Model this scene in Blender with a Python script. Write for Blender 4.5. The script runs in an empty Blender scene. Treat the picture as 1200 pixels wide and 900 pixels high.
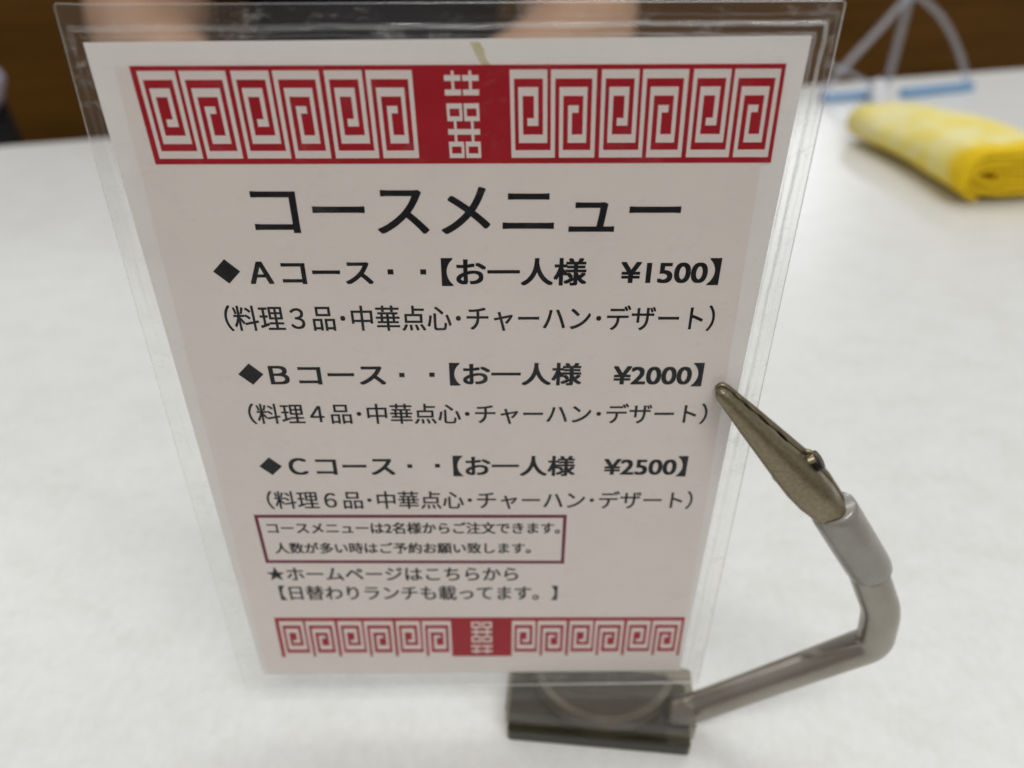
import bpy, bmesh, math, random
from mathutils import Vector, Matrix, noise
random.seed(7)
SC = bpy.context.scene
COL = SC.collection
MM = 0.001                                     # everything below is written in millimetres

# ------------------------------------------------------------------ camera
cam_d = bpy.data.cameras.new("camera")
cam = bpy.data.objects.new("camera", cam_d); COL.objects.link(cam)
cam_d.sensor_width = 36.0
cam_d.lens = 36.0 * 912 / 1200                 # phone main lens
cam_d.clip_start = 0.01; cam_d.clip_end = 60
right = Vector((0.99986, -0.01624, 0.00257)); up = Vector((0.00705, 0.56415, 0.82564)); back = Vector((-0.01486, -0.82551, 0.56419))
m = Matrix((right, up, back)).transposed().to_4x4()
m.translation = Vector((7.07, -120.78, 186.57)) * MM
cam.matrix_world = m
cam_d.dof.use_dof = True
cam_d.dof.focus_distance = 0.136
cam_d.dof.aperture_fstop = cam_d.lens / 2.55   # entrance pupil of 2.55 mm
SC.camera = cam
SC.render.resolution_x, SC.render.resolution_y = 1024, 768

# ------------------------------------------------------------------ world, lamps, exposure
w = bpy.data.worlds.new("World"); SC.world = w; w.use_nodes = True
bg = w.node_tree.nodes["Background"]
_nt = w.node_tree
_tc = _nt.nodes.new("ShaderNodeTexCoord"); _sx = _nt.nodes.new("ShaderNodeSeparateXYZ"); _rp = _nt.nodes.new("ShaderNodeValToRGB")
_nt.links.new(_tc.outputs["Generated"], _sx.inputs[0]); _nt.links.new(_sx.outputs["Z"], _rp.inputs[0]); _nt.links.new(_rp.outputs[0], bg.inputs[0])
_e = _rp.color_ramp.elements                     # room all round: dim floor, brownish walls, pale ceiling (Z 0..1 is up)
_e[0].position = 0.0; _e[0].color = (.34, .30, .26, 1)
_e[1].position = 0.30; _e[1].color = (.46, .43, .40, 1)
_x = _e.new(.50); _x.color = (.82, .83, .83, 1)
_x = _e.new(1.0); _x.color = (.96, .98, 1.0, 1)
bg.inputs[1].default_value = 0.575
def lamp(loc, sx, sy, power, col=(1, 0.98, 0.95)):
    d = bpy.data.lights.new("overhead_lamp", 'AREA'); d.shape = 'RECTANGLE'
    d.size, d.size_y, d.energy, d.color = sx, sy, power, col
    o = bpy.data.objects.new("overhead_lamp", d); COL.objects.link(o); o.location = loc
    return o
lamp((0.5, 0.9, 1.75), 1.2, 0.30, 5)
lamp((0.35, -0.75, 1.75), 1.2, 0.30, 15.5)  # added lamp in front, to brighten the card face and glint the ridges
lamp((-1.9, 1.5, 1.75), 1.2, 0.30, 9)
lamp((2.2, 1.2, 1.75), 1.2, 0.30, 7)
lamp((1.95, 5.2, 1.72), 0.7, 1.2, 46, (0.93, 0.96, 1.0))
lamp((-3.4, 5.2, 1.72), 1.2, 1.2, 34, (0.93, 0.95, 1.0))
vs = SC.view_settings
vs.view_transform = 'Standard'; vs.look = 'None'; vs.exposure = 0; vs.gamma = 1; vs.use_curve_mapping = False
SC.render.engine = 'CYCLES'
SC.cycles.use_denoising = True
SC.cycles.max_bounces = 16; SC.cycles.transparent_max_bounces = 32; SC.cycles.transmission_bounces = 12
SC.cycles.sample_clamp_indirect = 6

# ------------------------------------------------------------------ helpers
def tag(o, label=None, cat=None, group=None, kind=None):
    if label: o["label"] = label
    if cat: o["category"] = cat
    if group: o["group"] = group
    if kind: o["kind"] = kind
    return o
def empty(name, loc=(0, 0, 0)):
    o = bpy.data.objects.new(name, None); COL.objects.link(o)
    o.location = Vector(loc) * MM; o.empty_display_size = 0.01
    return o
def link_mesh(name, me, mat, parent=None):
    o = bpy.data.objects.new(name, me); COL.objects.link(o)
    if mat:
        me.materials.clear(); me.materials.append(mat)
    if parent:
        o.parent = parent
        if parent.type == 'EMPTY': o.matrix_parent_inverse = Matrix.Translation(-parent.location)   # coordinates stay in world millimetres
    return o
def build(name, bm, mat, parent=None, smooth=False):
    bmesh.ops.recalc_face_normals(bm, faces=bm.faces)
    for v in bm.verts: v.co *= MM
    me = bpy.data.meshes.new(name); bm.to_mesh(me); bm.free()
    if smooth:
        for p in me.polygons: p.use_smooth = True
    return link_mesh(name, me, mat, parent)
def add_prism(bm, poly, y0, y1):                # polygon in X,Z given thickness in Y
    a = [bm.verts.new((x, y0, z)) for x, z in poly]; b = [bm.verts.new((x, y1, z)) for x, z in poly]
    n = len(poly); bm.faces.new(a); bm.faces.new(b[::-1])
    for i in range(n): bm.faces.new((a[i], b[i], b[(i + 1) % n], a[(i + 1) % n]))
def add_slab(bm, poly, z0, z1):                 # polygon in X,Y given height in Z
    a = [bm.verts.new((x, y, z0)) for x, y in poly]; b = [bm.verts.new((x, y, z1)) for x, y in poly]
    n = len(poly); bm.faces.new(a[::-1]); bm.faces.new(b)
    for i in range(n): bm.faces.new((a[i], a[(i + 1) % n], b[(i + 1) % n], b[i]))
def catmull(pts, n):
    P = [Vector(p) for p in pts]; out = []
    P = [2 * P[0] - P[1]] + P + [2 * P[-1] - P[-2]]
    for i in range(1, len(P) - 2):
        a, b, c, d = P[i - 1:i + 3]
        for k in range(n):
            t = k / n
            out.append(.5 * ((2 * b) + (c - a) * t + (2 * a - 5 * b + 4 * c - d) * t * t + (3 * b - a - 3 * c + d) * t ** 3))
    out.append(P[-2]); return out
def add_tube(bm, path, rad, seg=20, cap=True):
    path = [Vector(p) for p in path]; n = len(path)
    if not hasattr(rad, '__len__'): rad = [rad] * n
    T = [(path[min(i + 1, n - 1)] - path[max(i - 1, 0)]).normalized() for i in range(n)]
    ref = Vector((0, 0, 1)) if abs(T[0].z) < .9 else Vector((1, 0, 0))
    u = (ref - T[0] * ref.dot(T[0])).normalized(); rings = []
    for i in range(n):
        u = (u - T[i] * u.dot(T[i])).normalized(); v = T[i].cross(u)
        rings.append([bm.verts.new(path[i] + rad[i] * (math.cos(a) * u + math.sin(a) * v)) for a in [2 * math.pi * k / seg for k in range(seg)]])
    for i in range(n - 1):
        for k in range(seg):
            bm.faces.new((rings[i][k], rings[i][(k + 1) % seg], rings[i + 1][(k + 1) % seg], rings[i + 1][k]))
    if cap: bm.faces.new(rings[0][::-1]); bm.faces.new(rings[-1])
def add_cyl(bm, a, b, r, seg=24):
    add_tube(bm, [a, b], r, seg)

# ------------------------------------------------------------------ materials
def new_mat(name):
    mt = bpy.data.materials.new(name); mt.use_nodes = True
    nt = mt.node_tree; nt.nodes.clear()
    out = nt.nodes.new("ShaderNodeOutputMaterial")
    return mt, nt, out
def N(nt, t, **kw):
    n = nt.nodes.new(t)
    for k, v in kw.items():
        if k in n.inputs: n.inputs[k].default_value = v
        else: setattr(n, k, v)
    return n
def tex_noise(nt, scale, detail=4, rough=.55, stretch=None):
    tc = N(nt, "ShaderNodeTexCoord"); mp = N(nt, "ShaderNodeMapping")
    if stretch: mp.inputs["Scale"].default_value = stretch
    nt.links.new(tc.outputs["Object"], mp.inputs[0])
    n = N(nt, "ShaderNodeTexNoise", Scale=scale, Detail=detail, Roughness=rough)
    nt.links.new(mp.outputs[0], n.inputs["Vector"]); return n
def ramp(nt, src, stops):
    r = N(nt, "ShaderNodeValToRGB"); e = r.color_ramp.elements
    while len(e) < len(stops): e.new(.5)
    for k, (p, c) in zip(e, stops):
        k.position = p; k.color = c if len(c) == 4 else (*c, 1)
    nt.links.new(src, r.inputs[0]); return r
def bump(nt, src, strength, dist):
    b = N(nt, "ShaderNodeBump", Strength=strength, Distance=dist); nt.links.new(src, b.inputs["Height"]); return b
def principled(name, c0, c1=None, rough=.5, metal=0, scale=300, bmp=0, bdist=.0001, stretch=None, detail=4, lo=.35, hi=.65, **extra):
    mt, nt, out = new_mat(name)
    p = N(nt, "ShaderNodeBsdfPrincipled", Roughness=rough, Metallic=metal)
    for k, v in extra.items(): p.inputs[k.replace('_', ' ')].default_value = v
    n = tex_noise(nt, scale, detail, stretch=stretch)
    r = ramp(nt, n.outputs["Fac"], [(lo, c0), (hi, c1 or c0)])
    nt.links.new(r.outputs[0], p.inputs["Base Color"])
    if bmp: nt.links.new(bump(nt, n.outputs["Fac"], bmp, bdist).outputs[0], p.inputs["Normal"])
    nt.links.new(p.outputs[0], out.inputs[0]); return mt
def paper_mat(name, c, trans):
    mt, nt, out = new_mat(name)
    n = tex_noise(nt, 70, 5, .6); r = ramp(nt, n.outputs["Fac"], [(.3, tuple(x * .965 for x in c)), (.7, c)])
    n2 = tex_noise(nt, 22, 6, .7)                              # a few faint brownish spots in the sheet
    r2 = ramp(nt, n2.outputs["Fac"], [(.64, (1, 1, 1)), (.76, (.90, .85, .75))])
    mx = N(nt, "ShaderNodeMix", data_type='RGBA', blend_type='MULTIPLY'); mx.inputs[0].default_value = 1
    nt.links.new(r.outputs[0], mx.inputs[6]); nt.links.new(r2.outputs[0], mx.inputs[7])
    d = N(nt, "ShaderNodeBsdfDiffuse"); t = N(nt, "ShaderNodeBsdfTranslucent"); ms = N(nt, "ShaderNodeMixShader", Fac=trans)
    for s in (d, t): nt.links.new(mx.outputs[2], s.inputs["Color"])
    nt.links.new(d.outputs[0], ms.inputs[1]); nt.links.new(t.outputs[0], ms.inputs[2]); nt.links.new(ms.outputs[0], out.inputs[0])
    return mt
def film_mat(name, tint, haze, rough, scratch=True, ior=1.5, hcol=(.8, .8, .8), smax=.35, seam_glint=False):
    """thin clear plastic: straight-through transmission, fresnel gloss, a little milky haze and scratches"""
    mt, nt, out = new_mat(name)
    geo = N(nt, "ShaderNodeNewGeometry")
    mi = N(nt, "ShaderNodeMix", data_type='FLOAT'); mi.inputs[2].default_value = ior; mi.inputs[3].default_value = 1 / ior
    nt.links.new(geo.outputs["Backfacing"], mi.inputs[0])
    fr = N(nt, "ShaderNodeFresnel"); nt.links.new(mi.outputs[0], fr.inputs["IOR"])
    if seam_glint:
        ma = N(nt, "ShaderNodeAttribute", attribute_name="margin")
        io = N(nt, "ShaderNodeMath", operation='MULTIPLY_ADD'); io.inputs[1].default_value = .34; io.inputs[2].default_value = ior - .08
        nt.links.new(ma.outputs["Fac"], io.inputs[0]); nt.links.new(io.outputs[0], mi.inputs[2])
        dv = N(nt, "ShaderNodeMath", operation='DIVIDE'); dv.inputs[0].default_value = 1; nt.links.new(io.outputs[0], dv.inputs[1]); nt.links.new(dv.outputs[0], mi.inputs[3])
    tr = N(nt, "ShaderNodeBsdfTransparent"); tr.inputs[0].default_value = (*tint, 1)
    gl = N(nt, "ShaderNodeBsdfGlossy", Roughness=rough); gl.inputs[0].default_value = (1, 1, 1, 1)
    df = N(nt, "ShaderNodeBsdfDiffuse"); df.inputs[0].default_value = (*hcol, 1)
    n = tex_noise(nt, 260, 6, .7)
    nt.links.new(bump(nt, n.outputs["Fac"], .25, .00012).outputs[0], gl.inputs["Normal"])
    m1 = N(nt, "ShaderNodeMixShader", Fac=haze)
    if scratch:                                              # whitish scuffs and scratch marks
        a = tex_noise(nt, 120, 12, .82, stretch=(1, 1, 1.6)); ra = ramp(nt, a.outputs["Fac"], [(.535, (haze,) * 3), (.80, (min(1, haze + smax),) * 3)])
        src = ra.outputs[0]
        if seam_glint:                                             # milky creases plus painted highlight lines along the sealing ridges and cut rim
            at = N(nt, "ShaderNodeAttribute", attribute_name="seam_glint"); mo = N(nt, "ShaderNodeAttribute", attribute_name="margin")
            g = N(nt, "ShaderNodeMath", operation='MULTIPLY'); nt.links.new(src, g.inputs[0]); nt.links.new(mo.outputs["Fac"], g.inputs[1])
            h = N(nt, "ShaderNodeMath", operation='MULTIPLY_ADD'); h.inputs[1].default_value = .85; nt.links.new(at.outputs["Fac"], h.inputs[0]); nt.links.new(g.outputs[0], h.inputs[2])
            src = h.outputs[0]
        nt.links.new(src, m1.inputs[0])
    m2 = N(nt, "ShaderNodeMixShader")
    nt.links.new(tr.outputs[0], m1.inputs[1]); nt.links.new(df.outputs[0], m1.inputs[2])
    nt.links.new(fr.outputs[0], m2.inputs[0]); nt.links.new(m1.outputs[0], m2.inputs[1]); nt.links.new(gl.outputs[0], m2.inputs[2])
    nt.links.new(m2.outputs[0], out.inputs[0]); return mt

def table_mat():
    mt, nt, out = new_mat("white_laminate")
    p = N(nt, "ShaderNodeBsdfPrincipled", Roughness=.33)
    a = tex_noise(nt, 42, 7, .62, stretch=(1, 1.5, 1)); b = tex_noise(nt, 230, 5, .65, stretch=(1.4, 1, 1))
    ra = ramp(nt, a.outputs["Fac"], [(.36, (.725, .727, .705)), (.5, (.752, .756, .738)), (.66, (.772, .778, .764))])
    rb = ramp(nt, b.outputs["Fac"], [(.38, (.948, .946, .938)), (.62, (1, 1, 1))])
    mx = N(nt, "ShaderNodeMix", data_type='RGBA', blend_type='MULTIPLY'); mx.inputs[0].default_value = 1
    nt.links.new(ra.outputs[0], mx.inputs[6]); nt.links.new(rb.outputs[0], mx.inputs[7])
    nt.links.new(mx.outputs[2], p.inputs["Base Color"])
    nt.links.new(bump(nt, b.outputs["Fac"], .12, .0002).outputs[0], p.inputs["Normal"])
    nt.links.new(p.outputs[0], out.inputs[0]); return mt
M = {}
M['table'] = table_mat()
M['table_edge'] = principled("table_edge_band", (.62, .62, .60), (.68, .68, .66), .4)
M['wood'] = principled("stained_wood", (.102, .044, .0045), (.148, .066, .009), .5, scale=9, stretch=(.35, 1, 6), bmp=.1, detail=7, Specular_IOR_Level=.2)
M['print_paper'] = paper_mat("printed_paper", (.93, .855, .815), .16)
M['back_paper'] = paper_mat("backing_paper", (.94, .92, .90), .48)
M['red'] = principled("red_ink", (.37, .010, .020), (.42, .014, .026), .6, scale=120, Specular_IOR_Level=.1)
M['black'] = principled("black_ink", (.008, .008, .011), (.015, .015, .018), .6, scale=200, Specular_IOR_Level=.1)
M['maroon'] = principled("maroon_ink", (.17, .028, .055), (.2, .035, .065), .6, scale=200, Specular_IOR_Level=.1)
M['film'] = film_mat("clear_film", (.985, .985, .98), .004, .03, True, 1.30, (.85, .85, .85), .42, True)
M['smoke'] = film_mat("smoked_plastic", (.64, .61, .54), .10, .10, False, 1.45, (.36, .335, .295))
M['smoke_dark'] = film_mat("smoked_plastic_thick", (.40, .39, .29), .10, .10, False, 1.45, (.14, .135, .09))
M['disc'] = principled("steel_weight", (.25, .24, .215), (.31, .295, .27), .45, .3, scale=200)
M['label_dark'] = principled("dark_sticker", (.10, .095, .084), (.13, .124, .11), .5)
M['nickel'] = principled("dull_nickel_tube", (.33, .305, .26), (.39, .365, .32), .30, .95, scale=90, bmp=.08)
M['sheath'] = principled("grey_vinyl_sheath", (.29, .275, .25), (.35, .335, .305), .28, .35, scale=120, bmp=.06)
M['clip'] = principled("tarnished_brass_steel", (.20, .165, .10), (.30, .26, .175), .36, .85, scale=1300, bmp=.10, bdist=.00005, detail=8, lo=.25, hi=.75)
M['hole'] = principled("blackened_metal", (.012, .009, .007), (.03, .02, .015), .4, .5)
M['blue'] = principled("blue_plastic", (.18, .36, .60), (.23, .42, .66), .35)
M['clear_rod'] = film_mat("milky_acrylic", (.84, .87, .95), .17, .1, False)
M['white_plastic'] = principled("white_plastic", (.66, .67, .70), (.74, .74, .76), .4)
M['skin'] = principled("skin", (.42, .255, .165), (.48, .30, .205), .55, scale=40, Specular_IOR_Level=.2)
M['navy'] = principled("navy_cotton", (.006, .007, .013), (.012, .013, .022), .85, scale=400, bmp=.3, Specular_IOR_Level=.05)
M['hair'] = principled("black_hair", (.012, .010, .009), (.03, .025, .02), .45, scale=200, stretch=(1, 1, .1))
M['eye'] = principled("eye_white", (.7, .7, .68), None, .25)
M['bag'] = principled("black_canvas", (.010, .010, .012), (.02, .02, .022), .8, scale=300, bmp=.3)
M['bag_cloth'] = principled("pale_lilac_cotton", (.45, .42, .52), (.55, .52, .6), .85, scale=200)
def towel_mat():
    mt, nt, out = new_mat("yellow_towelling")
    p = N(nt, "ShaderNodeBsdfPrincipled", Roughness=.95)
    at = N(nt, "ShaderNodeAttribute", attribute_name="hem_bounce")        # 1 at dyed hem and inner folds (bounce light painted in), 0 in paler middle
    n = tex_noise(nt, 45, 4, .6)
    fine = tex_noise(nt, 900, 2, .5)
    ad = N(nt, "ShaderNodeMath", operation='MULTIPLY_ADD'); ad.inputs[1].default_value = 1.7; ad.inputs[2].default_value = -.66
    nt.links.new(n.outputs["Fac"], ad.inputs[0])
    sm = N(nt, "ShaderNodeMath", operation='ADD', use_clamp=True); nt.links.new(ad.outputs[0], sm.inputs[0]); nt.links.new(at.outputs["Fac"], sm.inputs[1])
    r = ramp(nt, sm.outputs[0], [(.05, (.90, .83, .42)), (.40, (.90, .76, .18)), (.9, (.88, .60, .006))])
    nt.links.new(r.outputs[0], p.inputs["Base Color"])
    nt.links.new(bump(nt, fine.outputs["Fac"], .8, .0008).outputs[0], p.inputs["Normal"])
    nt.links.new(p.outputs[0], out.inputs[0]); return mt
M['towel'] = towel_mat()

# ------------------------------------------------------------------ setting: table and the wooden seat back behind it
E = Vector((.9650, .2622, 0)); F = Vector((-.2622, .9650, 0))           # along / away from the far table edge
O = Vector((0, 583, 0))                                                 # a point on the far edge
def tp(u, v, z=0): return O + E * u + F * v + Vector((0, 0, z))
def rounded(u0, u1, v0, v1, r, n=8):
    pts = []
    for cu, cv, a0 in ((u1 - r, v1 - r, 0), (u0 + r, v1 - r, 90), (u0 + r, v0 + r, 180), (u1 - r, v0 + r, 270)):
        for k in range(n + 1):
            a = math.radians(a0 + 90 * k / n); pts.append(tp(cu + r * math.cos(a), cv + r * math.sin(a)))
    return [(p.x, p.y) for p in pts]
table = empty("table", (0, 200, 0))
tag(table, "white mottled laminate table the menu card stands on", "table")
bm = bmesh.new(); add_slab(bm, rounded(-900, 1000, -780, 0, 25), -24, 0)
top = build("tabletop", bm, M['table'], table)
bv = top.modifiers.new("edge", 'BEVEL'); bv.width = .0025; bv.segments = 3; bv.limit_method = 'ANGLE'
bm = bmesh.new(); add_slab(bm, rounded(-899.4, 999.4, -779.4, -.6, 25), -42, -24.2); build("edge_band", bm, M['table_edge'], table)
for u, v in ((-780, -660), (880, -660), (-780, -120), (880, -120)):
    bm = bmesh.new(); p = tp(u, v); add_cyl(bm, (p.x, p.y, -700), (p.x, p.y, -42.2), 25); build("leg", bm, M['nickel'], table, True)
panel = empty("seat_back_panel", tp(0, 370, -700))
tag(panel, "dark brown stained wooden seat back behind the table", "seat back")
for k in range(5):
    bm = bmesh.new(); u0 = -1500 + 640 * k
    q = [tp(u0, 370), tp(u0 + 639.5, 370), tp(u0 + 639.5, 392), tp(u0, 392)]
    add_slab(bm, [(p.x, p.y) for p in q], -700, 165)
    o = build("board", bm, M['wood'], panel); b = o.modifiers.new("b", 'BEVEL'); b.width = .001; b.segments = 2
bm = bmesh.new(); q = [tp(-1500, 393), tp(1700, 393), tp(1700, 404), tp(-1500, 404)]
add_slab(bm, [(p.x, p.y) for p in q], -700, 165); build("backing_board", bm, M['wood'], panel)
bm = bmesh.new(); q = [tp(-1500, 360), tp(1700, 360), tp(1700, 400), tp(-1500, 400)]
add_slab(bm, [(p.x, p.y) for p in q], 165.3, 190); build("cap_rail", bm, M['wood'], panel)

# ------------------------------------------------------------------ menu card
ZB = 10.4
OUT = [(-55.57, 168.86), (56.41, 169.43), (57.2, 10.9), (-58.3, 10.5)]          # TL TR BR BL of the clear pouch
BACKP = [(-52.49, 163.85), (52.6, 164.72), (51.9, 15.9), (-52.8, 16.6)]        # white backing sheet
card = empty("menu_card", (0, 0, ZB))
tag(card, "laminated course menu card printed in Japanese with red patterned bands, held upright by clip stand", "menu card")
bm = bmesh.new(); add_prism(bm, BACKP, .05, .15); build("backing_sheet", bm, M['back_paper'], card)
st = [(3.0, 163.9), (4.4, 163.9), (5.0, 162.9), (5.3, 161.6), (6.3, 160.4), (6.6, 159.9), (5.2, 159.9), (4.4, 161.1), (3.7, 162.4)]
bm = bmesh.new(); add_prism(bm, st, .030, .046)
o = build("tape_stain", bm, principled("yellowed_glue", (.60, .54, .34), (.68, .62, .45), .6, scale=400), card); o["label"] = "yellowish glue stain at the top margin"
PRN = [(-48.9, 160.6), (48.2, 160.9), (51.5, 16.3), (-51.6, 16.9)]
bm = bmesh.new(); add_prism(bm, PRN, -.10, .00)
sheet = build("printed_sheet", bm, M['print_paper'], card)
YP = -.13                                                                      # ink layer
def bil(q, u, v):                                                              # u right, v down in a quad TL TR BR BL
    t = Vector(q[0]).lerp(Vector(q[1]), u); b = Vector(q[3]).lerp(Vector(q[2]), u); r = t.lerp(b, v)
    return r
def quad(bm, q, u0, v0, u1, v1, y):
    c = [bil(q, u0, v0), bil(q, u1, v0), bil(q, u1, v1), bil(q, u0, v1)]
    bm.faces.new([bm.verts.new((p.x, y, p.y)) for p in c])
def cells(u0, u1, vt, flip=False):
    """pale meander strokes: three periods between u0 and u1; returns rectangles in banner coordinates"""
    P = (u1 - u0) / (3 - .053); R = []
    for k in range(3):
        a = u0 + P * k
        def r(x0, x1, y0, y1): R.append((a + x0 * P, y0, a + x1 * P, y1))
        T0, T1, I0, I1, J0, J1, B0, B1 = vt
        # first cell
        r(0, .408, T0, T1); r(0, .044, T1, B0); r(0, .494, B0, B1); r(.360, .408, T1, J1); r(.088, .360, J0, J1)
        r(.088, .136, I0, J0); r(.136, .308, I0, I1); hk = I1 + (J0 - I1) * .57; h2 = I1 + (J0 - I1) * .77
        r(.260, .308, I1, h2); r(.186, .260, hk, h2)
        # second cell
        r(.447, .947, T0, T1); r(.447, .494, T1, B0); r(.899, .947, T1, B0); r(.541, .947, B0, B1); r(.541, .585, I0, B0)
        r(.585, .849, I0, I1); r(.805, .849, I1, J1); r(.639, .805, J0, J1); g1 = I1 + (J0 - I1) * .24; g2 = I1 + (J0 - I1) * .43
        r(.639, .683, g1, J0); r(.683, .755, g1, g2)
    return R
def happiness(cu, k, vflip, vs=1.0, vo=0.0):
    R = []
    def r(x0, x1, y0, y1):
        v0, v1 = (y0 - 8) / 862, (y1 - 8) / 862
        if vflip: v0, v1 = 1 - v1, 1 - v0
        R.append((cu + x0 * k, vo + v0 * vs, cu + x1 * k, vo + v1 * vs))
    for s in (-1, 1):
        c = 78 * s; L, Rr = sorted((8 * s, 153 * s))
        r(c - 12, c + 12, 55, 92); r(L, Rr, 92, 140); r(c - 12, c + 12, 140, 212); r(L, Rr, 212, 262)
        for y0, y1 in ((330, 485), (668, 818)):
            L, Rr = sorted((8 * s, 147 * s))
            r(L, Rr, y0, y0 + 45); r(L, Rr, y1 - 42, y1); r(L, L + 25, y0 + 45, y1 - 42); r(Rr - 25, Rr, y0 + 45, y1 - 42)
        r(c - 12, c + 12, 485, 555); r(c - 12, c + 12, 605, 668)
    r(-146, 146, 555, 605)
    return R
VT = (.047, .134, .216, .303, .694, .782, .858, .939)
VB = (.085, .19, .27, .37, .70, .80, .885, 1.0)
for q, vt, flip in (([(-46.75, 160.7), (49.55, 160.95), (50.05, 146.15), (-46.55, 146.15)], VT, False),
                    ([(-46.4, 38.2), (50.5, 36.7), (50.75, 22.35), (-46.85, 23.5)], VB, True)):
    bm = bmesh.new(); quad(bm, q, 0, 0, 1, 1, YP)
    ban = build("pattern_band", bm, M['red'], sheet)
    bm = bmesh.new()
    for r in cells(.0091, .4265, vt) + cells(.576, .9935, vt): quad(bm, q, *r, YP - .02)
    for r in happiness(.5015, 1 / 5767, flip, .93 if flip else 1, .05 if flip else 0): quad(bm, q, *r, YP - .02)
    if flip: quad(bm, q, .0091, .985, .4265, 1.004, YP - .021); quad(bm, q, .576, .985, .9935, 1.004, YP - .021)
    build("pattern_lines", bm, M['print_paper'], sheet)
def text_mesh(body, off):
    c = bpy.data.curves.new("line", 'FONT'); c.body = body; c.size = 1; c.offset = off; c.resolution_u = 6
    o = bpy.data.objects.new("line", c); COL.objects.link(o)
    dg = bpy.context.evaluated_depsgraph_get(); dg.update()
    me = bpy.data.meshes.new_from_object(o.evaluated_get(dg))
    bpy.data.objects.remove(o); bpy.data.curves.remove(c); return me
BOLD = {'T': .27, 'B': .31, 'M': .13, 'S': .16, 'D': 0}      # stroke thickening in mm
LINES = [("title", [('コースメニュー', -32.85, 36.68, 142.31, 134.35, 'T')], .27)]
def course(tilt, tilt2, a, b):
    LINES.append(("course_line", a, tilt)); LINES.append(("dish_line", b, tilt2))
course(.25, .57, [('◆', -41.56, -36.99, 129.95, 125.37, 'D'), ('Ａコース', -35.46, -14.73, 129.35, 125.21, 'B'), ('■', -12.04, -11.04, 127.91, 126.95, 'D'), ('■', -6.47, -5.47, 127.88, 126.92, 'D'), ('【お一人様', -2.73, 21.87, 129.83, 124.76, 'B'), ('¥1500】', 27.97, 44.79, 129.66, 124.72, 'B')],
       [('（料理３品･中華点心･チャーハン･デザート）', -41.40, 45.32, 120.88, 115.68, 'M')])
course(.6, .83, [('◆', -41.41, -36.75, 109.08, 104.34, 'D'), ('Ｂコース', -35.58, -14.44, 108.37, 104.28, 'B'), ('■', -11.73, -10.73, 106.79, 105.83, 'D'), ('■', -6.14, -5.14, 106.80, 105.84, 'D'), ('【お一人様', -2.24, 22.10, 108.75, 103.84, 'B'), ('¥2000】', 28.27, 44.84, 108.52, 103.40, 'B')],
       [('（料理４品･中華点心･チャーハン･デザート）', -41.17, 47.06, 99.64, 94.73, 'M')])
course(.9, 1.11, [('◆', -41.53, -36.97, 86.80, 82.14, 'D'), ('Ｃコース', -35.51, -14.53, 86.37, 82.06, 'B'), ('■', -11.84, -10.84, 84.70, 83.74, 'D'), ('■', -6.26, -5.26, 84.73, 83.77, 'D'), ('【お一人様', -2.49, 21.99, 86.60, 81.37, 'B'), ('¥2500】', 28.07, 44.74, 86.20, 80.99, 'B')],
       [('（料理６品･中華点心･チャーハン･デザート）', -41.53, 47.20, 77.30, 72.25, 'M')])
LINES += [("notice_line", [('コースメニューは2名様からご注文できます。', -42.93, 19.64, 68.55, 65.18, 'S')], .85),
          ("notice_line", [('人数が多い時はご予約お願い致します。', -42.32, 13.43, 62.49, 59.20, 'S')], .80),
          ("footer_line", [('★ホームページはこちらから', -45.40, 10.67, 54.77, 50.59, 'S')], .87),
          ("footer_line", [('【日替わりランチも載ってます。】', -43.59, 19.76, 48.65, 43.87, 'S')], 1.04)]
for name, segs, tilt in LINES:
    bm = bmesh.new()
    for body, x0, x1, zt, zb, st in segs:
        me = text_mesh(body, 0)
        xs = [v.co.x for v in me.vertices]; ys = [v.co.y for v in me.vertices]
        ax, bx, ay, by = min(xs), max(xs), min(ys), max(ys)
        tl = tilt * (x1 - x0) / 88 if len(segs) > 1 else tilt
        for v in me.vertices:
            u = (v.co.x - ax) / (bx - ax); t = (v.co.y - ay) / (by - ay)
            v.co = (x0 + u * (x1 - x0), YP, zb + t * (zt - zb) - tl * (u - .5))
        w_ = BOLD[st]
        n0 = len(me.vertices)
        for k, (ox, oz) in enumerate(((-1, -.6), (1, -.6), (1, .6), (-1, .6)) if w_ else ((0, 0),)):
            base = len(bm.verts); bm.from_mesh(me); bm.verts.ensure_lookup_table()
            for v in bm.verts[base:]: v.co += Vector((ox * w_ * .5, -.0012 * k, oz * w_ * .5))
        bpy.data.meshes.remove(me)
    build(name, bm, M['black'], sheet)
bm = bmesh.new(); FR = [(-45.11, 71.23), (21.0, 70.36), (21.0, 55.42), (-45.09, 56.61)]; t, s = .0115, .062
for r in ((0, 0, 1, s), (0, 1 - s, 1, 1), (0, s, t, 1 - s), (1 - t, s, 1, 1 - s)): quad(bm, FR, *r, YP)
build("notice_frame", bm, M['maroon'], sheet)

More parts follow.
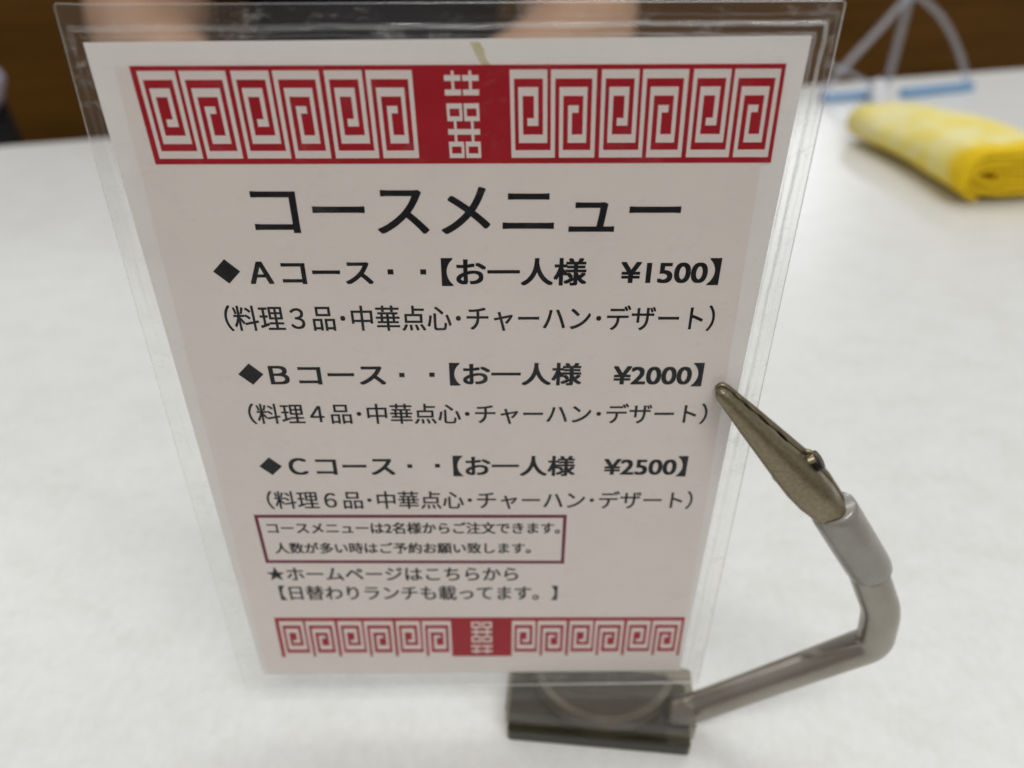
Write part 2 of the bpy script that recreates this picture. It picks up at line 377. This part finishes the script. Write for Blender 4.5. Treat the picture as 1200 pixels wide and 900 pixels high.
# the clear pouch: film that swells over the sheets and is pressed flat round them, with sealing ridges
def inside_dist(x, z):
    """mm outside the backing sheet (negative inside)"""
    q = BACKP; d = -1e9
    for i in range(4):
        a = Vector(q[i]); b = Vector(q[(i + 1) % 4]); e = (b - a).normalized(); n = Vector((-e.y, e.x))
        d = max(d, n.dot(Vector((x, z)) - a))
    return d
def bumpf(d, c, wd, h): return h * math.exp(-((d - c) / wd) ** 2)
def half_thick(x, z, side):
    d = inside_dist(x, z); wob = noise.noise(Vector((x * .11, z * .07, 3 * side)))
    dd = d + .35 * wob
    f = min(1, max(0, (1.1 - dd) / 1.1)); f = f * f * (3 - 2 * f)
    h = .16 + .20 * f
    top = 1 if z > 163 else 0; rt = 1 if x > 50 else 0
    h += bumpf(dd, 1.75, .26, .05 + .29 * top + .2 * rt * (1 - top)) + bumpf(dd, 2.9, .16, .10 * rt)
    if d > 0: h += .035 * noise.noise(Vector((x * .55, z * .22, 7 * side))) + .012 * noise.noise(Vector((x * 2.1, z * 1.3, 5 * side)))
    else: h += .010 * noise.noise(Vector((x * .06, z * .05, 9 * side)))
    return h
def axis(n_edge, w_edge, n_mid):
    a = [w_edge * k / n_edge for k in range(n_edge)]; b = [w_edge + (1 - 2 * w_edge) * k / n_mid for k in range(n_mid)]
    return a + b + [1 - x for x in a[::-1]] + ([] if False else [])
us = axis(42, .062, 40); us.insert(82, 1 - .062); vs_ = axis(36, .045, 70); vs_.insert(106, 1 - .045)
us = sorted(set(us) | {1.0}); vs_ = sorted(set(vs_) | {1.0})
bm = bmesh.new(); G = {}; sl = bm.verts.layers.float.new('seam_glint'); ml = bm.verts.layers.float.new('margin')
def bend(x, z):                                     # upper left corner of the film curls back a little
    k = max(0, (z - 120) / 49) * max(0, (-x - 46) / 10); return 1.2 * k * k
for side in (-1, 1):
    for i, u in enumerate(us):
        for j, v in enumerate(vs_):
            p = bil(OUT, u, v); x, z = p.x, p.y
            cx = min(u, 1 - u) * 113; cz = min(v, 1 - v) * 158
            if cx < .6 and cz < .6:               # rounded corners
                r = math.hypot(.6 - cx, .6 - cz)
                if r > .6:
                    k = .6 / r; nx, nz = .6 - (.6 - cx) * k, .6 - (.6 - cz) * k
                    x += (nx - cx) * (1 if u < .5 else -1); z -= (nz - cz) * (1 if v < .5 else -1)
            g = G[side, i, j] = bm.verts.new((x, bend(x, z) + side * half_thick(x, z, side), z))
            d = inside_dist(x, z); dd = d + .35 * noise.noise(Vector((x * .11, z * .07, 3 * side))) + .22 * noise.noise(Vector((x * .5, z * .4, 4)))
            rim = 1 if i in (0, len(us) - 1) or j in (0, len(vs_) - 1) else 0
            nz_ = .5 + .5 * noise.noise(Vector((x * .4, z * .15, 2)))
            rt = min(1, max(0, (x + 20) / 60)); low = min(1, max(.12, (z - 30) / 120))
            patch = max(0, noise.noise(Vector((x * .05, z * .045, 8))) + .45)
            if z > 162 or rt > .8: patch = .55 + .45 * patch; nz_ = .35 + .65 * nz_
            g[sl] = max(rim * (.25 + .5 * rt), (.25 + .75 * rt) * patch * low * nz_ * max(bumpf(dd, 1.75, .2, 1.1), bumpf(dd, 3.0, .12, .22 * rt), bumpf(dd, .3, .18, .8 * rt * max(0, min(1, nz_ * 1.6 - .3)))))  # crease whitening with painted highlights on ridges and rim, strongest at right
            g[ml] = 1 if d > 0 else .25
nu, nv = len(us), len(vs_)
for side in (-1, 1):
    for i in range(nu - 1):
        for j in range(nv - 1):
            bm.faces.new((G[side, i, j], G[side, i + 1, j], G[side, i + 1, j + 1], G[side, i, j + 1]))
for i in range(nu - 1):
    for j in (0, nv - 1): bm.faces.new((G[-1, i, j], G[-1, i + 1, j], G[1, i + 1, j], G[1, i, j]))
for j in range(nv - 1):
    for i in (0, nu - 1): bm.faces.new((G[-1, i, j], G[-1, i, j + 1], G[1, i, j + 1], G[1, i, j]))
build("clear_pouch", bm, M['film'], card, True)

# ------------------------------------------------------------------ clip stand
stand = empty("clip_stand", (31, 10, 0))
tag(stand, "alligator clip on bent grey tube rising from smoked plastic base", "clip stand")
ang = math.radians(-6.3); ex = Vector((math.cos(ang), math.sin(ang))); ey = Vector((-ex.y, ex.x)); B0 = Vector((8.0, -8.4))
def bp(u, v): p = B0 + ex * u + ey * v; return (p.x, p.y)
def base_poly(u0, u1, v0, v1, r=1.2, n=4):
    pts = []
    for cu, cv, a0 in ((u1 - r, v1 - r, 0), (u0 + r, v1 - r, 90), (u0 + r, v0 + r, 180), (u1 - r, v0 + r, 270)):
        for k in range(n + 1):
            a = math.radians(a0 + 90 * k / n); pts.append(bp(cu + r * math.cos(a), cv + r * math.sin(a)))
    return pts
bm = bmesh.new(); add_slab(bm, base_poly(0, 46, 0, 18), .1, 4.0)
o = build("lower_plate", bm, M['smoke_dark'], stand); b = o.modifiers.new("b", 'BEVEL'); b.width = .0004; b.segments = 2
bm = bmesh.new(); add_slab(bm, base_poly(-.7, 46.7, 1.6, 18.5), 4.1, 10.0)
o = build("upper_cover", bm, M['smoke'], stand); b = o.modifiers.new("b", 'BEVEL'); b.width = .0006; b.segments = 2
arc = [(24 + 19.2 * math.cos(math.radians(a)), 21.3 + 19.2 * math.sin(math.radians(a))) for a in range(194, 347, 3)]
bm = bmesh.new(); add_slab(bm, [bp(*a) for a in arc], .8, 8.4); build("weight_disc", bm, M['disc'], stand)
arc = [(24 + 17.2 * math.cos(math.radians(a)), 21.3 + 17.2 * math.sin(math.radians(a))) for a in range(195, 346, 3)]
bm = bmesh.new(); add_slab(bm, [bp(*a) for a in arc], 8.45, 8.7); build("disc_recess", bm, M['label_dark'], stand)
bm = bmesh.new(); add_slab(bm, base_poly(15, 34, 9.5, 16.8, 1.5), 8.75, 9.0); build("sticker", bm, M['label_dark'], stand)
# tube
def fillet(pts, radii, n=12):
    P = [Vector(p) for p in pts]; out = [P[0]]
    for i in range(1, len(P) - 1):
        a = (P[i - 1] - P[i]).normalized(); b = (P[i + 1] - P[i]).normalized(); d = radii[i - 1] / math.tan(a.angle(b) / 2)
        p, q = P[i] + a * d, P[i] + b * d
        c = P[i] + (a + b).normalized() * (radii[i - 1] / math.sin(a.angle(b) / 2))
        u, v = p - c, q - c; w_ = u.angle(v)
        for k in range(n + 1):
            t = k / n; out.append(c + (u * math.sin((1 - t) * w_) + v * math.sin(t * w_)) / math.sin(w_))
    return out + [P[-1]]
path = fillet([(50.5, -4.2, 4.6), (56.6, -4.8, 8.0), (91.6, -9.3, 38.6), (90.4, -8.9, 49.5), (82.6, -6.7, 65.4)], [10, 5.2, 16])
fine = []
for a, b in zip(path, path[1:]):
    for k in range(3): fine.append(a.lerp(b, k / 3))
path = fine + [path[-1]]
tl = [0]
for a, b in zip(path, path[1:]): tl.append(tl[-1] + (b - a).length)
rad = [3.65 + .4 * min(1, max(0, (t / tl[-1] - .35) / .4)) for t in tl]
bm = bmesh.new(); add_tube(bm, path, rad, 28); build("tube", bm, M['nickel'], stand, True)
a0 = Vector((86.0, -7.3, 60.0)); a1 = Vector((74.0, -5.8, 77.2)); L = a1 - a0
bm = bmesh.new(); add_tube(bm, [a0, a0 + L * .05, a0 + L * .15, a0 + L * .5, a0 + L * .9, a0 + L * .975, a1], [4.35, 4.55, 4.7, 4.75, 4.75, 4.65, 4.3], 28)
build("sleeve", bm, M['sheath'], stand, True)
# alligator jaws: tapering half channels either side of the card
tip = Vector((48.0, -1.4, 103.6)); tail = Vector((76.0, -5.9, 74.6)); ax = (tail - tip); LEN = ax.length; ax.normalize()
nf = Vector((-.22, -.97, -.06)); nf = (nf - ax * nf.dot(ax)).normalized(); bx = ax.cross(nf).normalized()
if bx.x < 0: bx = -bx                                                   # bx points to upper right
prof = [(0, .55, .7), (.012, .95, 1.1), (.04, 1.25, 1.45), (.12, 1.6, 1.9), (.25, 2.3, 2.5), (.42, 3.1, 3.1), (.58, 3.9, 3.6), (.68, 4.25, 3.9), (.78, 4.2, 3.9), (.88, 3.6, 3.5), (.95, 3.1, 3.2), (1.06, 3.0, 3.0)]
def jaw(sgn, gap, tlen=1.0):
    bm = bmesh.new(); rings = []; k = 14
    pp = []
    for i in range(len(prof) - 1):
        for q in range(5):
            f = q / 5; pp.append(tuple(prof[i][c] + (prof[i + 1][c] - prof[i][c]) * f for c in range(3)))
    pp.append(prof[-1])
    for n_, (t, wd, ht) in enumerate(pp):
        t *= tlen; cpt = tip + ax * (LEN * t)
        ring = []
        tooth = (.45 if (n_ % 4) < 2 else 0) if .05 < t < .5 else 0
        for s in range(k + 1):
            a = math.pi * s / k
            e = .58                                                       # squarish channel, flat back with rounded shoulders
            x = math.copysign(abs(math.cos(a)) ** e, math.cos(a)) * wd * .88; y = abs(math.sin(a)) ** e * ht
            if s in (0, k): y -= 0.25 - tooth
            ring.append(bm.verts.new(cpt + bx * x + nf * (sgn * (gap + y))))
        rings.append(ring)
    for i in range(len(rings) - 1):
        for s in range(k): bm.faces.new((rings[i][s], rings[i + 1][s], rings[i + 1][s + 1], rings[i][s + 1]))
    bm.faces.new(rings[0])
    return bm
o = build("front_jaw", jaw(1, .45), M['clip'], stand, True)
sol = o.modifiers.new("sheet", 'SOLIDIFY'); sol.thickness = .0005; sol.offset = 0
o = build("rear_jaw", jaw(-1, .75), M['clip'], stand, True)
sol = o.modifiers.new("sheet", 'SOLIDIFY'); sol.thickness = .0005; sol.offset = 0
pv = tip + ax * (LEN * .60)
bm = bmesh.new(); add_cyl(bm, pv - bx * 4.3, pv + bx * 4.9, 1.1, 20); build("pivot_pin", bm, M['clip'], stand, True)
ea = tip + ax * (LEN * .63) + bx * 3.7 - nf * .6
bm = bmesh.new(); add_cyl(bm, ea - bx * .4, ea + bx * 1.3, 2.0, 28); build("pivot_ear", bm, M['hole'], stand, True)
bm = bmesh.new(); add_tube(bm, catmull([ea - ax * 3.4 + bx * .3, ea - ax * 2.6 + bx * .9, ea - ax * 1.7 + bx * 1.1, ea - ax * .8 + bx * 1.35], 5), .5, 12); build("spring_end", bm, M['clip'], stand, True)

# ------------------------------------------------------------------ rolled yellow towel at the right
tw_c = Vector((326, 425, 0)); la = Vector((.13, -.99, 0)).normalized(); lb = Vector((-la.y, la.x, 0)); lb = lb if lb.x > 0 else -lb
bm = bmesh.new(); lay = bm.verts.layers.float.new("hem_bounce")
def spiral(s):
    """flattened folded profile: s 0 (core) .. 1 (outer end)"""
    turns = 3.0; a = s * turns * 2 * math.pi - math.pi * 4.65
    kk = .16 + .84 * s + .05 * noise.noise(Vector((math.cos(a) * 1.3, math.sin(a) * 1.3, s * 4))) * (1 - .5 * s)
    return (27.5 + 18.5 * kk) * math.copysign(abs(math.cos(a)) ** .75, math.cos(a)), 18.5 * kk * math.copysign(abs(math.sin(a)) ** .85, math.sin(a))
ns, nl = 150, 44; rows = []
for j in range(nl + 1):
    l = j / nl; row = []
    for i in range(ns + 1):
        s = i / ns; x, z = spiral(s)
        sq = 1 - .22 * (1 - l) ** 1.5                                     # thinner toward the far end
        fl = noise.noise(Vector((x * .03, l * 3, 1))) * 3.5
        P = tw_c + la * ((l - .5) * 142 + 3.5 * noise.noise(Vector((s * 9, 1, j > nl / 2))) + fl * .4) + lb * (x * (1 - .10 * (1 - l)) + fl + 5 * math.sin(l * 2.6)) \
            + Vector((0, 0, max(1.2, 19.2 * sq + z * sq + 3.4 * noise.noise(Vector((x * .045, l * 3.2, z * .04))) * (.3 + .7 * max(0, z / 18)) + .5 * noise.noise(Vector((x * .3, l * 22, z * .3))))))
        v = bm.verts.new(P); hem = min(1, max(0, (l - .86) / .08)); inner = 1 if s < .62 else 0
        v[lay] = max(hem, inner, .55 * max(0, min(1, (-z - 5) / 5))); row.append(v)  # inner folds get painted bounce light as deeper yellow; undersides deeper too
    rows.append(row)
for j in range(nl):
    for i in range(ns): bm.faces.new((rows[j][i], rows[j][i + 1], rows[j + 1][i + 1], rows[j + 1][i]))
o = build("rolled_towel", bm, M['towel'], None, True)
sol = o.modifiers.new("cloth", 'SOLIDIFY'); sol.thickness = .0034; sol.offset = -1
tag(o, "yellow folded towelling cloth lying on the white table at right", "towel")

# ------------------------------------------------------------------ clear rack with blue base by the far table edge
rack = empty("acrylic_rack", (395, 622, 0))
tag(rack, "clear acrylic tripod rack with blue base bars behind the yellow cloth", "rack")
apex = Vector((374, 640, 84))
def bar(name, a, b, wd, ht, mat):
    a, b = Vector(a), Vector(b); d = (b - a); n = Vector((-d.y, d.x, 0)).normalized() * wd / 2
    bm = bmesh.new(); add_slab(bm, [(p.x, p.y) for p in (a - n, b - n, b + n, a + n)], a.z, a.z + ht)
    o = build(name, bm, mat, rack); m_ = o.modifiers.new("b", 'BEVEL'); m_.width = .001; m_.segments = 2
bar("base_bar", (380, 618, .3), (458, 645, .3), 9, 7, M['blue'])
bar("base_bar", (300, 603, .3), (352, 618, .3), 9, 6, M['blue'])
def rod(pts, r, mat=None, name="rod"):
    bm = bmesh.new(); p = catmull(pts, 8); add_tube(bm, p, r, 14); build(name, bm, mat or M['clear_rod'], rack, True)
rod([apex, (350, 632, 56), (326, 624, 30), (302, 610, 6)], 3.4)
rod([apex, (375, 642, 44), (376, 644, 6)], 3.8)
rod([apex + Vector((5, 0, 0)), (410, 642, 63), (436, 644, 34), (453, 645, 7)], 2.8)
rod([(312, 640, 26), (338, 628, 16), (356, 620, 7)], 2.2)
rod([(342, 577, .5), (344, 590, 8), (350, 606, 14)], 6.5, M['white_plastic'], "post")
bm = bmesh.new(); bmesh.ops.create_uvsphere(bm, u_segments=20, v_segments=12, radius=7)
for v in bm.verts: v.co += apex
build("cap", bm, M['clear_rod'], rack, True)

# ------------------------------------------------------------------ person across the table
def skin_mesh(name, nodes, edges, root, mat, parent, sub=2):
    """nodes: (x,y,z,rx,ry) joints; edges: index pairs"""
    me = bpy.data.meshes.new(name)
    me.from_pydata([Vector(n[:3]) * MM for n in nodes], edges, [])
    o = bpy.data.objects.new(name, me); COL.objects.link(o)
    md = o.modifiers.new("skin", 'SKIN'); md.use_smooth_shade = True
    for i, n in enumerate(nodes):
        sv = me.skin_vertices[0].data[i]; sv.radius = (n[3] * MM, n[4] * MM); sv.use_root = (i == root)
    sb = o.modifiers.new("sub", 'SUBSURF'); sb.levels = sub; sb.render_levels = sub
    dg = bpy.context.evaluated_depsgraph_get(); dg.update()
    out = bpy.data.meshes.new_from_object(o.evaluated_get(dg))
    bpy.data.objects.remove(o)
    for p in out.polygons: p.use_smooth = True
    return link_mesh(name, out, mat, parent)
person = empty("person", (-115, 700, -260))
tag(person, "person in navy short sleeved shirt seated across the table behind the menu card", "person")
nodes, edges = [], []
def nd(x, y, z, r, r2=None): nodes.append((x, y, z, r, r2 or r)); return len(nodes) - 1
def ln(*i):
    for a, b in zip(i, i[1:]): edges.append((a, b))
PX, PY = -112, 715
pel = nd(PX, PY, -230, 130, 100); sp1 = nd(PX, PY + 5, -90, 118, 92); sp2 = nd(PX, PY + 5, 60, 116, 92); che = nd(PX, PY + 5, 200, 124, 92)
nb = nd(PX, PY + 2, 300, 66, 60); nk = nd(PX, PY - 8, 350, 52, 52); hd1 = nd(PX, PY - 16, 410, 66, 74); hd2 = nd(PX, PY - 20, 480, 74, 88); hd3 = nd(PX, PY - 14, 548, 60, 68)
ln(pel, sp1, sp2, che, nb, nk, hd1, hd2, hd3)
hands = []
for s in (-1, 1):
    hip = nd(PX + 85 * s, PY - 60, -255, 82); kn = nd(PX + 110 * s, PY - 290, -250, 66); ln(pel, hip, kn)
    sh = nd(PX + 150 * s, PY, 262, 62); el0 = nd(PX + 186 * s, PY - 34, 140, 58); el1 = nd(PX + 192 * s, PY - 70, 66, 60); el = nd(PX + 190 * s, PY - 88, 44, 54)
    fo = nd(PX + 158 * s, PY - 150, 42, 41); fo2 = nd(PX + 108 * s, PY - 215, 33, 33); wr = nd(PX + 72 * s, PY - 262, 27, 25); pm = nd(PX + 50 * s, PY - 292, 22, 28, 17); pe = nd(PX + 38 * s, PY - 322, 20, 30, 15)
    ln(che, sh, el0, el1, el, fo, fo2, wr, pm, pe)
    base = Vector((PX + 38 * s, PY - 322, 20)); fwd = Vector((-.32 * s, -.94, 0)); sd = Vector((.94 * s, -.32, 0))
    for k, (off, ln_) in enumerate(((-24, 62), (-8, 74), (8, 70), (23, 54))):
        p0 = base + sd * off * .8; i0 = nd(*(p0 + fwd * 6), 10.5)
        i1 = nd(*(p0 + fwd * (ln_ * .45) + sd * off * .12 + Vector((0, 0, 5))), 9.5); i2 = nd(*(p0 + fwd * (ln_ * .78) + sd * off * .15 + Vector((0, 0, -2))), 8.5); i3 = nd(*(p0 + fwd * ln_ + sd * off * .16 + Vector((0, 0, -9))), 7.5)
        ln(pe, i0, i1, i2, i3)
    t0 = Vector(nodes[pm][:3]) - sd * 24 + fwd * 4
    j0 = nd(*t0, 12); j1 = nd(*(t0 - sd * 16 + fwd * 24 + Vector((0, 0, -3))), 10.5); j2 = nd(*(t0 - sd * 20 + fwd * 48 + Vector((0, 0, -7))), 8.5); ln(pm, j0, j1, j2)
body = skin_mesh("body", nodes, edges, pel, M['skin'], person)
sn, se = [], []
nodes, edges = sn, se
a = nd(PX, PY, -235, 140, 108); b_ = nd(PX, PY + 4, -90, 128, 101); c_ = nd(PX, PY + 5, 60, 127, 101); d_ = nd(PX, PY + 5, 200, 134, 101); e_ = nd(PX, PY + 3, 296, 76, 70); ln(a, b_, c_, d_, e_)
for s in (-1, 1):
    q = nd(PX + 150 * s, PY, 264, 72); q2 = nd(PX + 184 * s, PY - 32, 152, 74); ln(d_, q, q2)
skin_mesh("shirt", sn, se, 0, M['navy'], person)
# hair cap, eyes, nose, mouth, ears
hc = Vector((PX, PY - 12, 492))
bm = bmesh.new(); bmesh.ops.create_uvsphere(bm, u_segments=32, v_segments=20, radius=1)
for v in list(bm.verts):
    if v.co.z < -.15 and v.co.y < .25 or v.co.z < -.75: bm.verts.remove(v)
for v in bm.verts:
    f = 1 + .05 * noise.noise(v.co * 5); v.co = hc + Vector((v.co.x * 86, v.co.y * 98 + 6, v.co.z * 98 + 28)) * f if True else v.co
    if v.co.y < PY - 70 and v.co.z < 520: v.co.y += 22
build("hair", bm, M['hair'], person, True)
for s in (-1, 1):
    bm = bmesh.new(); bmesh.ops.create_uvsphere(bm, u_segments=16, v_segments=10, radius=12)
    for v in bm.verts: v.co += Vector((PX + 31 * s, PY - 98, 478))
    build("eye", bm, M['eye'], person, True)
    bm = bmesh.new(); bmesh.ops.create_uvsphere(bm, u_segments=16, v_segments=10, radius=1)
    for v in bm.verts: v.co = Vector((v.co.x * 9, v.co.y * 18, v.co.z * 30)) + Vector((PX + 76 * s, PY - 8, 470))
    build("ear", bm, M['skin'], person, True)
bm = bmesh.new(); add_tube(bm, catmull([(PX, PY - 100, 485), (PX, PY - 112, 455), (PX, PY - 116, 443), (PX, PY - 100, 436)], 5), [6 + 7 * min(1, i / 10) for i in range(16)], 14); build("nose", bm, M['skin'], person, True)
bm = bmesh.new(); add_tube(bm, catmull([(PX - 25, PY - 84, 412), (PX, PY - 94, 409), (PX + 25, PY - 84, 412)], 6), 5, 10); build("mouth", bm, M['maroon'], person, True)

# ------------------------------------------------------------------ bag beyond the left of the table
bag = empty("shoulder_bag", (-470, 600, -60))
tag(bag, "black bag with pale cloth in its top, beyond the far left table edge", "bag")
bm = bmesh.new(); bmesh.ops.create_cube(bm, size=1)
bmesh.ops.subdivide_edges(bm, edges=bm.edges, cuts=6, use_grid_fill=True)
for v in bm.verts:
    k = 1 - .25 * (v.co.z + .5); v.co = Vector((v.co.x * 150 * k, v.co.y * 80 * k, v.co.z * 330)) + Vector((-508, 606, -172)) + 6 * noise.noise_vector(v.co * 3)
build("bag_body", bm, M['bag'], bag, True)
bm = bmesh.new(); bmesh.ops.create_icosphere(bm, subdivisions=4, radius=1)
for v in bm.verts: v.co = Vector((v.co.x * 34, v.co.y * 30, v.co.z * 30)) * (1 + .2 * noise.noise(v.co * 2.2)) + Vector((-470, 606, 12))
build("tucked_cloth", bm, M['bag_cloth'], bag, True)
